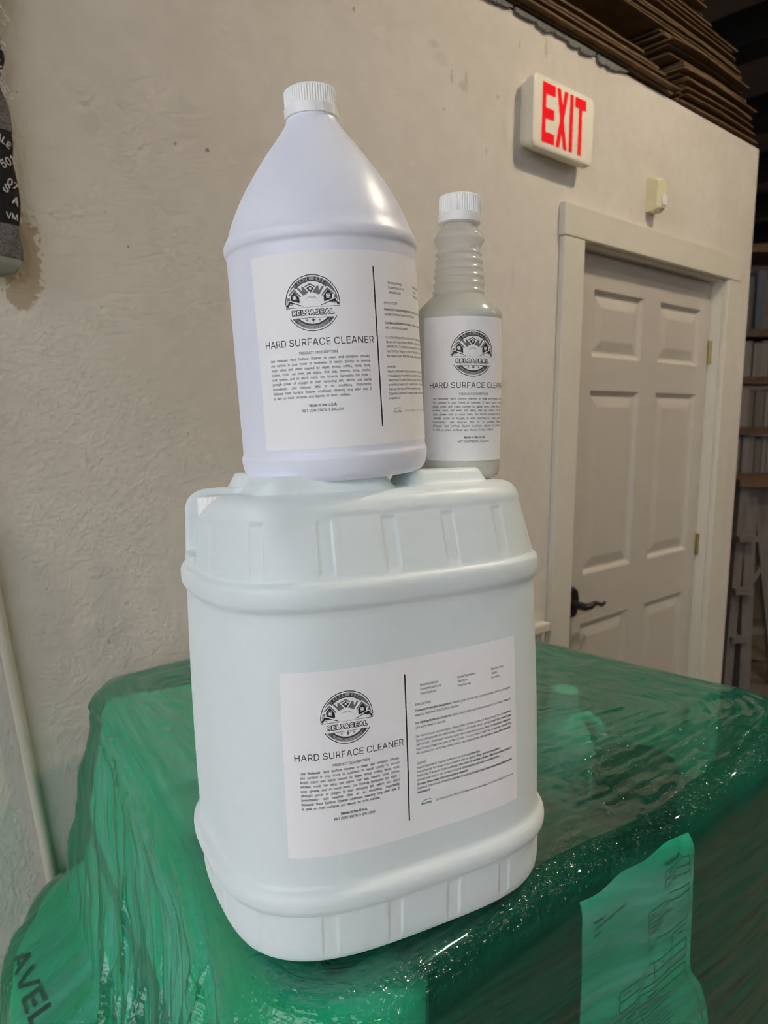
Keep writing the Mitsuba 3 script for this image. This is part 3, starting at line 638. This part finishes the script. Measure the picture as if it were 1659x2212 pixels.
def knurl_cap(r, h, n=60, depth=.0008, smooth_band=.28, tamper=0.0):
    prof = [(r * .0 + 1e-4, 0)] if False else []
    th = np.arange(n * 8) * 2 * np.pi / (n * 8); kn = .5 + .5 * np.sign(np.cos(th * n)) * np.abs(np.cos(th * n)) ** .35
    rows = [(r + tamper - .0012, 0, 0), (r + tamper, .0004, 0), (r + tamper + .0002, h * smooth_band - .0006, 0), (r + tamper, h * smooth_band - .0001, 0), (r, h * smooth_band, 1), (r, h - .0016, 1), (r - .0006, h - .0007, .8), (r - .0018, h - .0001, .2), (r - .0028, h, 0), (r * .5, h, 0)]
    V = np.vstack([np.c_[(q - depth * (1 - kn) * k) * np.cos(th), (q - depth * (1 - kn) * k) * np.sin(th), np.full(len(th), z)] for q, z, k in rows])
    m = len(th); f = grid_faces(m, len(rows), True); V = np.vstack([V, [[0, 0, 0]], [[0, 0, h]]]); k = np.arange(m); nn = len(rows)
    f = np.vstack([f, np.stack([(k + 1) % m, k, np.full(m, nn * m)], 1), np.stack([(nn - 1) * m + k, (nn - 1) * m + (k + 1) % m, np.full(m, nn * m + 1)], 1)])
    return TM(V, f)
cp = knurl_cap(.0165, .036, 24, .0011, .3, .0012).apply_translation((-.120, .018, .3135))
nk = lathe([(.0150, .300), (.0150, .3145)], 40).apply_translation((-.120, .018, 0))
obj('screw_cap', move(cp, Rc, Tc), M['cap_white'], CAN, smooth=30, label='white ribbed screw cap in the recess')
obj('neck', move(nk, Rc, Tc), M['can'], CAN, smooth=30)
fi = np.where(cy0 < 0)[0]; fx = cx0[fi]; order = np.argsort(fx); fs_, fx_, fy_ = sarc[fi][order], fx[order], cy0[fi][order]; fnx_, fny_ = cnx[fi][order], cny[fi][order]
if fs_[-1] < fs_[0]: fs_, fx_, fy_, fnx_, fny_ = [q[::-1] for q in (fs_, fx_, fy_, fnx_, fny_)]
def on_can(u, w, off):
    s = -.1155 + u; z = .0885 + w + .0 * u
    o = off + .0012 * np.sin(np.pi * (z - .067) / .197)
    x = np.interp(s, fs_, fx_) + np.interp(s, fs_, fnx_) * o; y = np.interp(s, fs_, fy_) + np.interp(s, fs_, fny_) * o
    return np.c_[x, y, z] @ Rc.T + Tc + [0, 0, CZ]
put_label(CAN, on_can, 0, .2, 0, .1385, label_art('5 GALLONS'))

# ------------------------------------------------------------------ one gallon jug
Rj = euler('xy', [0.0, -.0641]); Tj = np.array([-.0397, .602, -.0525])
JR = .0748
jp = [(.0645, 0), (.0700, .0012), (.0735, .0045), (.0752, .0095), (.0760, .0145), (.0762, .0175), (.0757, .0195), (.0751, .0205), (JR, .024), (JR, .06), (JR, .12), (JR, .1715), (.0751, .1735), (.0761, .1752), (.07665, .178), (.07655, .1805), (.0757, .1832), (.0746, .1850), (.0733, .1875), (.0693, .1980), (.0640, .2095), (.0560, .2240), (.0480, .2360),
      (.0400, .2475), (.0330, .2565), (.0262, .2655), (.0221, .2715), (.0203, .2752), (.0198, .2775), (.0196, .280), (.0190, .2806), (.0186, .283), (.0184, .290)]
jm = lathe(smooth_profile(jp, .0011), 300)
jv = jm.vertices.copy(); ang = np.arctan2(jv[:, 0], -jv[:, 1]); rr = np.hypot(jv[:, 0], jv[:, 1])
seam = np.exp(-((ang - math.radians(30.5)) * np.maximum(rr, .01) / .00045) ** 2) * .00028 * (rr > .01) * (jv[:, 2] > .002)
jv[:, :2] *= (1 + seam / np.maximum(rr, .005))[:, None]
JUG = thing('gallon_jug', 'pale blue white one gallon jug with cone shoulder standing on the big container', 'jug')
obj('body', move(TM(jv, jm.faces), Rj, Tj), M['jug'], JUG, smooth=50)
obj('screw_cap', move(knurl_cap(.0207, .0215, 62, .0007, .36, .0005).apply_translation((0, 0, .2768)), Rj, Tj), M['cap_white'], JUG, smooth=30, label='white ribbed screw cap')
def on_cyl(R_, T_, r, ang0, z0):
    def fn(u, w, off):
        a = math.radians(ang0) + u / r; return np.c_[(r + off) * np.sin(a), -(r + off) * np.cos(a), z0 + w] @ R_.T + T_ + [0, 0, CZ]
    return fn
put_label(JUG, on_cyl(Rj, Tj, JR, -38.6, .0255), 0, .2, 0, .1385, label_art('1 GALLON'), nu=120)

# ------------------------------------------------------------------ quart bottle
Rq = euler('xy', [0.0, -.0085]); Tq = np.array([.0680, .670, -.0600])
QR = .0388
qp = [(.032, 0), (.0355, .0010), (.0378, .0040), (QR, .0085), (QR, .0150), (.03885, .0152), (.0386, .0156), (.0386, .08), (.0386, .1375), (QR, .1395), (.0390, .1425), (.0384, .1450), (.0360, .1490), (.0300, .1555), (.0262, .1590), (.0240, .1612)]
z = .1612
for k in range(6):
    r = .0222 - .0006 * k
    qp += [(r, z + .0010), (r + .0015, z + .0034), (r, z + .0058)]; z += .0066
qp += [(.0188, .2030), (.0196, .2050), (.0212, .2075), (.0222, .2100), (.0218, .2125), (.0190, .2165), (.0158, .2200), (.0140, .2225), (.0150, .2238), (.0150, .2252), (.0136, .2258), (.0136, .2440)]
BT = thing('quart_bottle', 'slim frosted one quart bottle with ribbed neck standing behind the gallon jug', 'bottle')
qm = lathe(smooth_profile(qp, .0009), 160); obj('body', move(qm, Rq, Tq), M['bottle'], BT, smooth=50)
lp = [(.030, .0012), (.0345, .0022), (.0368, .0050), (.0378, .0092), (.0376, .02), (.0376, .137), (.0372, .144), (.0335, .1500), (.0326, .1508)]
obj('liquid', move(lathe(smooth_profile(lp, .002), 100), Rq, Tq), M['liquid'], BT, smooth=50, label='pale green liquid inside')
obj('screw_cap', move(knurl_cap(.0183, .0235, 52, .0007, .34, .0004).apply_translation((0, 0, .2235)), Rq, Tq), M['cap_white'], BT, smooth=30, label='white ribbed screw cap')
put_label(BT, on_cyl(Rq, Tq, QR, -56.0, .0165), 0, .19, 0, .1235, label_art('1 QUART', dw=-.0105), nu=120)

# ------------------------------------------------------------------ wrapped pallet
FR = .045
core = Polygon([(.388, .075), (1.150, .075), (1.135, .985), (.200, .985)])
def outline():
    g = core.buffer(-.10, join_style='mitre').buffer(.10 - FR, quad_segs=24)      # inset by the fillet radius, corners rounded
    c = np.array(g.exterior.coords)
    if Polygon(c).exterior.is_ccw is False: c = c[::-1]
    L = np.r_[0, np.cumsum(np.hypot(*np.diff(c, axis=0).T))]
    k = np.argmin(np.hypot(c[:, 0] - .235, c[:, 1] - .95)); sD = L[k]
    tot = L[-1]
    # in a counter-clockwise outline the long front side comes before corner D when b points up: s grows from D along the front
    def P(s):
        q = np.mod(sD - s, tot); return np.stack([np.interp(q, L, c[:, 0]), np.interp(q, L, c[:, 1])], -1)
    return P, tot
PIN, PLEN = outline()
def frame(s):
    t = PIN(s + .004) - PIN(s - .004); t /= np.linalg.norm(t, axis=-1, keepdims=True); return PIN(s), np.stack([-t[..., 1], t[..., 0]], -1) * ORI
ORI = 1.0
_p, _n = frame(np.array([.4])); ORI = 1.0 if _n[0, 1] > 0 else -1.0
sNE = PLEN                                      # s in [-PLEN/2, PLEN/2]; s < 0 along the near end
def zt(b): return -.4135 + .0625 * (np.maximum(b, .6) - .915) + .042 * np.minimum(b - .6, 0)
def drop(s): return .026 * ss(.24, .46, s) * (1 - ss(.58, .88, s))
def slope(s):
    near = ss(.05, -.12, s) * 1.0
    return .02 + near * (.08 + .07 * ss(-.25, -.85, s)) * (1 - ss(-.95, -1.05, s))
def lobe(s, z):
    u = np.exp(-((s + .60) / .21) ** 4)
    return .100 * u * ss(-.772, -.825, z)
def wrap_point(s, h, off=0.0):
    p, n = frame(s); th = np.clip(h / FR, 0, np.pi / 2); hh = np.maximum(h - FR * np.pi / 2, 0)
    z = zt(p[..., 1]) - drop(s) - FR * (1 - np.cos(th)) - hh
    out = np.minimum(h, 0) + FR * np.sin(th) + slope(s) * hh * ss(0, .06, hh) + lobe(s, z)
    q = p + n * (out + off * np.sin(th))[..., None]
    b = q[..., 1]; b = np.where(b < .075, .034 + .041 * np.exp(np.minimum(b - .075, 0) / .041), b)      # never into the wall
    return q[..., 0], b, z + off * np.cos(th)
def gamma(s, h):
    g = math.radians(52) * ss(.02, -.22, s) + math.radians(7) * ss(-.1, .15, s)
    return g * ss(.0, .10, h)
def streak_uv(s, h):
    g = gamma(s, h); return -s * np.sin(g) + h * np.cos(g), s * np.cos(g) + h * np.sin(g)
def relief(s, h):
    c, l = streak_uv(s, h); q = lambda fc, fl, sd: meshkit.noise(np.stack([c * fc + 50, l * fl + 50, 0 * c + sd], -1), sd) - .5
    near = ss(.1, -.1, s); side = ss(.0, .08, h)
    wr = q(60, 5, 1) * .0050 + q(150, 9, 2) * .0026 + q(380, 16, 3) * .0010
    lump = (meshkit.fbm(np.stack([s * 9 + 30, h * 9 + 30, 0 * s], -1), 3, 8) - .5) * .020
    fold = np.abs(2 * meshkit.noise(np.stack([s * 40 + 11 - h * 9, h * 5 + 3, 0 * c], -1), 21) - 1); fold = (1 - np.clip(fold / .35, 0, 1)) ** 2
    where = np.exp(-((s + .24) / .10) ** 2) * ss(.16, .30, h) + .8 * np.exp(-((s + .02) / .10) ** 2) * ss(.03, .10, h) + .5 * np.exp(-((s + .45) / .05) ** 2) * ss(.1, .2, h)
    wr = wr + fold * where * .016
    return side * (wr * (.6 + .8 * near) + lump * (.25 + .75 * near)) + (1 - side) * (wr * .30)
def film_mesh():
    sg = np.linspace(-PLEN / 2, PLEN / 2, 4001)[:-1]
    den = np.where((sg > -1.25) & (sg < 1.1), 1.0, .35); cum = np.cumsum(den); N = 1300
    s = np.interp(np.linspace(0, cum[-1], N, endpoint=False), cum, sg)
    rows, uvs = [], []; cen = np.array([.68, .52])
    p, n = frame(s)
    for t in np.r_[.02, np.linspace(.05, .995, 120)]:
        q = cen + (p - cen) * t; d = np.linalg.norm(p - cen, axis=1) * (1 - t)
        c, l = streak_uv(s, -d)
        soft = ss(.0, .03, np.hypot(q[:, 0] - .40, q[:, 1] - .83) - .17)        # flat under the container
        w = (meshkit.noise(np.stack([q[:, 0] * 45, q[:, 1] * 45, 0 * d], -1), 4) - .5) * .0035 + (meshkit.noise(np.stack([c * 130, l * 12 + 9, 0 * d], -1), 5) - .5) * .0022
        dip = -.006 * np.sin(np.clip(d / .3, 0, 1) * np.pi) ** 2
        rows.append(np.c_[q, zt(q[:, 1]) - drop(s) * ss(.19, 0, d) ** 1.3 + (w + dip) * soft * ss(0, .15, t * np.ones_like(d)) - .0012]); uvs.append(np.c_[c, l])
    hs = np.r_[np.linspace(0, FR * np.pi / 2, 16), FR * np.pi / 2 + np.linspace(.004, .56, 150), FR * np.pi / 2 + np.linspace(.60, 1.065, 12)]
    for h in hs:
        H = np.full(N, h); r = relief(s, H); a, b, z = wrap_point(s, H, r - .0012); c, l = streak_uv(s, H); rows.append(np.c_[a, b, np.maximum(z, FLOOR + .001)]); uvs.append(np.c_[c, l])
    V = np.vstack(rows); U = np.vstack(uvs); f = grid_faces(N, len(rows), True); k = np.arange(N)
    V = np.vstack([V, [[.68, .52, V[:N, 2].mean()]]]); U = np.vstack([U, U[:1]]); f = np.vstack([f, np.stack([(k + 1) % N, k, np.full(N, len(V) - 1)], 1)])
    m = TM(W(V[:, 0], V[:, 1], V[:, 2]), f)
    fn = m.face_normals[len(f) // 3]; 
    if m.face_normals[:N * 50, 2].mean() < 0: m = TM(m.vertices, f[:, ::-1])
    return m, U
def film_bump(p, n, uv):
    c, l = uv.x, uv.y
    st = .55 * noise(c * 700, l * 26, 1.0) + 1.0 * noise(c * 260, l * 14, 2.0) + 1.6 * noise(c * 110, l * 9, 3.0)
    pt = 1.3 * noise(p.x * 220, p.y * 220, p.z * 220) + .6 * noise(p.x * 470, p.y * 470, p.z * 470)
    up = smoothstep(.2, .8, dr.abs(n.z))
    return (.95 - .4 * up) * st + (.45 + 1.05 * up) * pt + .5 * smoothstep(.5, .9, noise(c * 420, l * 60, 4.0))
def film_weight(p, n, uv):
    c, l = uv.x, uv.y
    end = dr.clip(-(n.x * float(DV[0]) + n.y * float(DV[1])), 0, 1)
    return dr.clip(.26 + .12 * smoothstep(.3, .8, noise(c * 70, l * 5, 6.0)) + .16 * (noise(c * 320, l * 11, 8.0) - .4), .06, .6)
def film_layers(p, n, uv):
    c, l = uv.x, uv.y
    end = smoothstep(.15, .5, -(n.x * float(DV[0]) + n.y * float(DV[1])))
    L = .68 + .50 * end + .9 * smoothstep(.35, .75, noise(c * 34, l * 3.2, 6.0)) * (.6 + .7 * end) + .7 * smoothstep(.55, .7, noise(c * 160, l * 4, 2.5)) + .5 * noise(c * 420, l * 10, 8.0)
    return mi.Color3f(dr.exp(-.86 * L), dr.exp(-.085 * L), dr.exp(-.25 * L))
mat('film', {'type': 'blendbsdf', 'weight': proc(film_weight),
             'a': {'type': 'thindielectric', 'int_ior': 1.36, 'specular_transmittance': proc(film_layers)},
             'b': {'type': 'twosided', 'b': {'type': 'bumpmap', 'bump': proc(film_bump, eps=4e-4), 'scale': .0009,
                   'b': {'type': 'principled', 'base_color': rgb(.007, .17, .105), 'roughness': .075, 'eta': 2.1, 'clearcoat': 1.0, 'clearcoat_gloss': .95}}}})
fm, fuv = film_mesh()
key = 'stretch_wrap'; scene[key] = mikit.ply(fm, M['film'], True, uv=fuv)
tag(key, 'glossy green stretch wrap pulled over the whole pallet of goods', 'stretch wrap')
# goods under the film
solo('carton', wbox(.40, .665, .52, .93, FLOOR + .001, -.449, .006), M['carton'], 'brown carton under the green wrap right below the big container', 'carton')
solo('carton', wbox(.55, .83, .15, .505, FLOOR + .001, -.565, .006), M['grey_carton'], 'grey carton under the green wrap at the wall side', 'carton')
solo('carton', wbox(.69, 1.10, .52, .935, FLOOR + .001, -.66, .006), M['grey_carton'], 'low grey carton under the green wrap carrying the bottles', 'carton')
solo('carton', wbox(.85, 1.11, .15, .505, FLOOR + .001, -.60, .006), M['carton'], 'brown carton under the green wrap at the door side', 'carton')
solo('cardboard_liner', wbox(.36, 1.085, .948, .956, FLOOR + .001, -.490), M['carton'], 'dark cardboard liner standing behind the green wrap on the front of the pallet', 'cardboard sheet')
# wrapped bottle with a handle, seen through the film
WB = thing('wrapped_bottle', 'pale handled bottle with a round cap seen through the green wrap', 'bottle')
ba, bb, bz = .985, .640, -.658
bp = [(.040, 0), (.047, .003), (.050, .010), (.050, .09), (.048, .105), (.042, .125), (.032, .145), (.024, .156), (.021, .160), (.0195, .175)]
obj('body', move(lathe(smooth_profile(bp, .003), 60), np.eye(3), W(ba, bb, bz) - [0, 0, CZ]), M['white_plastic'], WB, smooth=50)
obj('cap', move(knurl_cap(.0225, .026, 40, .0006, .3).apply_translation((0, 0, .172)), np.eye(3), W(ba, bb, bz) - [0, 0, CZ]), M['cap_white'], WB, smooth=30)
hp = np.array([(.020, 0, .150), (.040, 0, .150), (.060, 0, .135), (.068, 0, .11), (.066, 0, .085), (.050, 0, .070), (.040, 0, .068)])
obj('handle', move(tubem(hp, .009, 12), np.eye(3), W(ba, bb, bz) - [0, 0, CZ]), M['white_plastic'], WB, smooth=60)
TN = solo('round_tin', move(lathe(smooth_profile([(.060, 0), (.064, .004), (.064, .10), (.063, .112), (.059, .117), (.056, .112), (.054, .110), (.02, .110)], .004), 60), np.eye(3), W(1.0, .765, -.658) - [0, 0, CZ]), M['red_tin'], 'dark red round tin seen through the green wrap right of the pale bottle', 'tin', smooth=40)
solo('wrapped_jar', move(lathe(smooth_profile([(.04, 0), (.048, .004), (.05, .02), (.05, .10), (.04, .12), (.025, .13), (.022, .15)], .004), 50), euler('y', 1.45), W(.70, .63, -.605) - [0, 0, CZ]), M['white_plastic'], 'pale bottle lying on its side under the green wrap beside the big container', 'bottle', smooth=50)
# bag pressed into the near lower corner, lettering on it
def patch(s0, s1, h0, h1, off0, off1, ns, nh, bulge=.012):
    S, H = np.meshgrid(np.linspace(s0, s1, ns), np.linspace(h0, h1, nh)); S, H = S.ravel(), H.ravel()
    e = np.maximum(np.abs(2 * (S - s0) / (s1 - s0) - 1), np.abs(2 * (H - h0) / (h1 - h0) - 1)); a0 = np.array(wrap_point(S, H, off0 - bulge * e ** 5)).T; a1 = np.array(wrap_point(S, H, np.full(S.shape, off1))).T
    f = grid_faces(ns, nh); n = ns * nh
    rim = np.r_[np.arange(ns), ns * np.arange(1, nh) + ns - 1, (nh - 1) * ns + np.arange(ns - 2, -1, -1), ns * np.arange(nh - 2, 0, -1)]; r2 = np.roll(rim, -1)
    side = np.vstack([np.c_[rim, rim + n, r2 + n], np.c_[rim, r2 + n, r2]])
    v = np.vstack([a0, a1]); m = TM(W(v[:, 0], v[:, 1], v[:, 2]), np.vstack([f, f[:, ::-1] + n, side])); trimesh.repair.fix_normals(m); return m
BG = thing('goods_bag', 'pale bag with dark lettering bulging under the green wrap at the lower left', 'bag')
obj('body', patch(-.86, -.36, .29, .80, -.016, -.075, 60, 60), M['bag'], BG, smooth=40)
for k, (s0, s1, h0, h1, mt, lb) in enumerate(((-.80, -.44, -.16, .270, 'bag', 'pale sack pressed against the green wrap just under its near top corner'), (-.43, .10, -.05, .250, 'bag', 'pale sack under the green wrap left of the big container'),
        (-.34, -.17, .265, .62, 'bag_grey', 'grey sack under the green wrap right of the lettered bag'), (-.16, .10, .262, .62, 'bag', 'pale sack standing under the green wrap at its near corner'))):
    solo('goods_sack', patch(s0, s1, h0, h1, -.010, -.09, 50, 50, .022 if k % 3 == 0 else .034), M[mt], lb, 'sack', smooth=60)
def on_wrap(s, h, off):
    a, b, z = wrap_point(s, h, off); return W(a, b, z)
def wrap_text(t, s, h, size, rot, bold=True, sx=1.0, off=-.0135):
    v, f = flat_text(t, bold); v = v * size * [sx, 1]; c, q = math.cos(rot), math.sin(rot)
    S, H = s + v[:, 0] * c + v[:, 1] * q, h + v[:, 0] * q - v[:, 1] * c
    return TM(on_wrap(S, H, np.full(S.shape, off)), f)
obj('lettering', wrap_text('AVEL', -.700, .3985, .0112, 0.0, sx=4.5), M['ink_dark'], BG, label='dark capital letters')
# packing slip under the film on the long front side
SP = thing('packing_slip', 'paper packing slip held under the green wrap on the front of the pallet', 'paper')
def slip_pt(x, y, off=-.006):
    """x 0..1 across, y 0..1 down the sheet (metres handled here)"""
    wv = .004 * np.sin(x * 14 + y * 2) * np.exp(-y * 6) 
    L = .257 + .003 * y; Rr = PchipInterpolator([-.1, 0, .16, .344, .583, .75, .98, 1.3], [.470, .472, .4775, .4786, .476, .506, .532, .54])(y)
    S = L + (Rr - L) * x; H = .0535 + .016 * x + wv * .5 + y * .279 - drop(S)
    buck = -.004 * np.exp(-((x - (.95 - .75 * y)) / .06) ** 2)
    return S, H, off + buck + .0012 * np.sin(x * 9 + y * 7)
gx, gy = np.meshgrid(np.linspace(0, 1, 60), np.linspace(0, 1, 70)); gx, gy = gx.ravel(), gy.ravel()
S, H, O = slip_pt(gx, gy); p0 = on_wrap(S, H, O); p1 = on_wrap(S, H, O - .0003); n = len(p0); f = grid_faces(60, 70)
obj('sheet', TM(np.vstack([p0, p1]), np.vstack([f[:, ::-1], f + n])), M['paper'], SP, smooth=True)
def slip_map(v): 
    S, H, O = slip_pt(v[:, 0] / .216, v[:, 1] / .279, -.0054); return on_wrap(S, H, O)
def slip_text(t, x, y, size, bold=False, sx=.9):
    v, f = flat_text(t, True); return TM(slip_map(np.c_[x + v[:, 0] * size * sx, y - v[:, 1] * size]), f)
def slip_rule(x0, y0, x1, y1, wd=.0008):
    n = max(2, int(max(abs(x1 - x0), abs(y1 - y0)) / .004)); x, y = np.linspace(x0, x1, n), np.linspace(y0, y1, n)
    dx, dy = (0, wd / 2) if abs(x1 - x0) > abs(y1 - y0) else (wd / 2, 0)
    v = np.vstack([np.c_[x - dx, y - dy], np.c_[x + dx, y + dy]]); k = np.arange(n - 1); return TM(slip_map(v), np.vstack([np.c_[k, k + 1, k + n + 1], np.c_[k, k + n + 1, k + n]]))
def slip_box(x0, y0, x1, y1): return [slip_rule(x0, y0, x1, y0), slip_rule(x0, y1, x1, y1), slip_rule(x0, y0, x0, y1), slip_rule(x1, y0, x1, y1)]
pr = [slip_text('Packing Slip', .150, .022, .0052, True), slip_text('ReliaSeal', .018, .030, .0030), slip_text('1155 NE 17th Road Unit 3 Ocala, FL', .018, .037, .0028), slip_text('34470', .018, .044, .0028),
      slip_text('Date', .158, .034, .0024), slip_text('Ship To', .122, .068, .0026), slip_text('P.O. No.', .075, .134, .0026), slip_text('Ship', .110, .134, .0026), slip_text('Via', .150, .134, .0026), slip_text('Project', .185, .117, .0026), slip_text('Quantity', .030, .163, .0028), slip_text('Item Code', .080, .163, .0028), slip_text('Description', .125, .163, .0028)]
pr += slip_box(.150, .028, .205, .047) + [slip_rule(.150, .038, .205, .038), slip_rule(.177, .028, .177, .047)] + slip_box(.118, .062, .205, .104) + [slip_rule(.118, .071, .205, .071)]
pr += slip_box(.068, .128, .205, .150) + [slip_rule(.068, .139, .205, .139), slip_rule(.103, .128, .103, .150), slip_rule(.138, .128, .138, .150), slip_rule(.172, .110, .172, .150), slip_rule(.172, .110, .205, .110)]
pr += slip_box(.014, .156, .205, .272) + [slip_rule(.014, .167, .205, .167), slip_rule(.070, .156, .070, .272), slip_rule(.112, .156, .112, .272)]
for k, t in enumerate(('P.O. No. Name', 'Pompano Beach, Florida 33062', 'United States')): pr.append(slip_text(t, .122, .077 + .005 * k, .0026))
for k, t in enumerate(('Pepper Mirror', 'Thread/Spray Quality Pack', 'White Concrete Double Mix', 'Silica Sand', 'Blend Sand Color Pack', 'Dye Off-White Pack', 'Neutralizer Base Pack', 'Vibrant Stain Color Pack', 'Leather Brown Pack', 'Crushed Stone', 'Epoxy Clear Part A', 'Epoxy Clear Part B')):
    pr += [slip_text(t, .073, .173 + .0058 * k, .0026), slip_text(str(3 + 7 * k % 30), .060, .173 + .0058 * k, .0026), slip_text(t + ' per bag', .115, .173 + .0058 * k, .0024)]
obj('print', cat(pr), M['ink_text'], SP, label='printed headings, boxes and rows', kind='stuff')
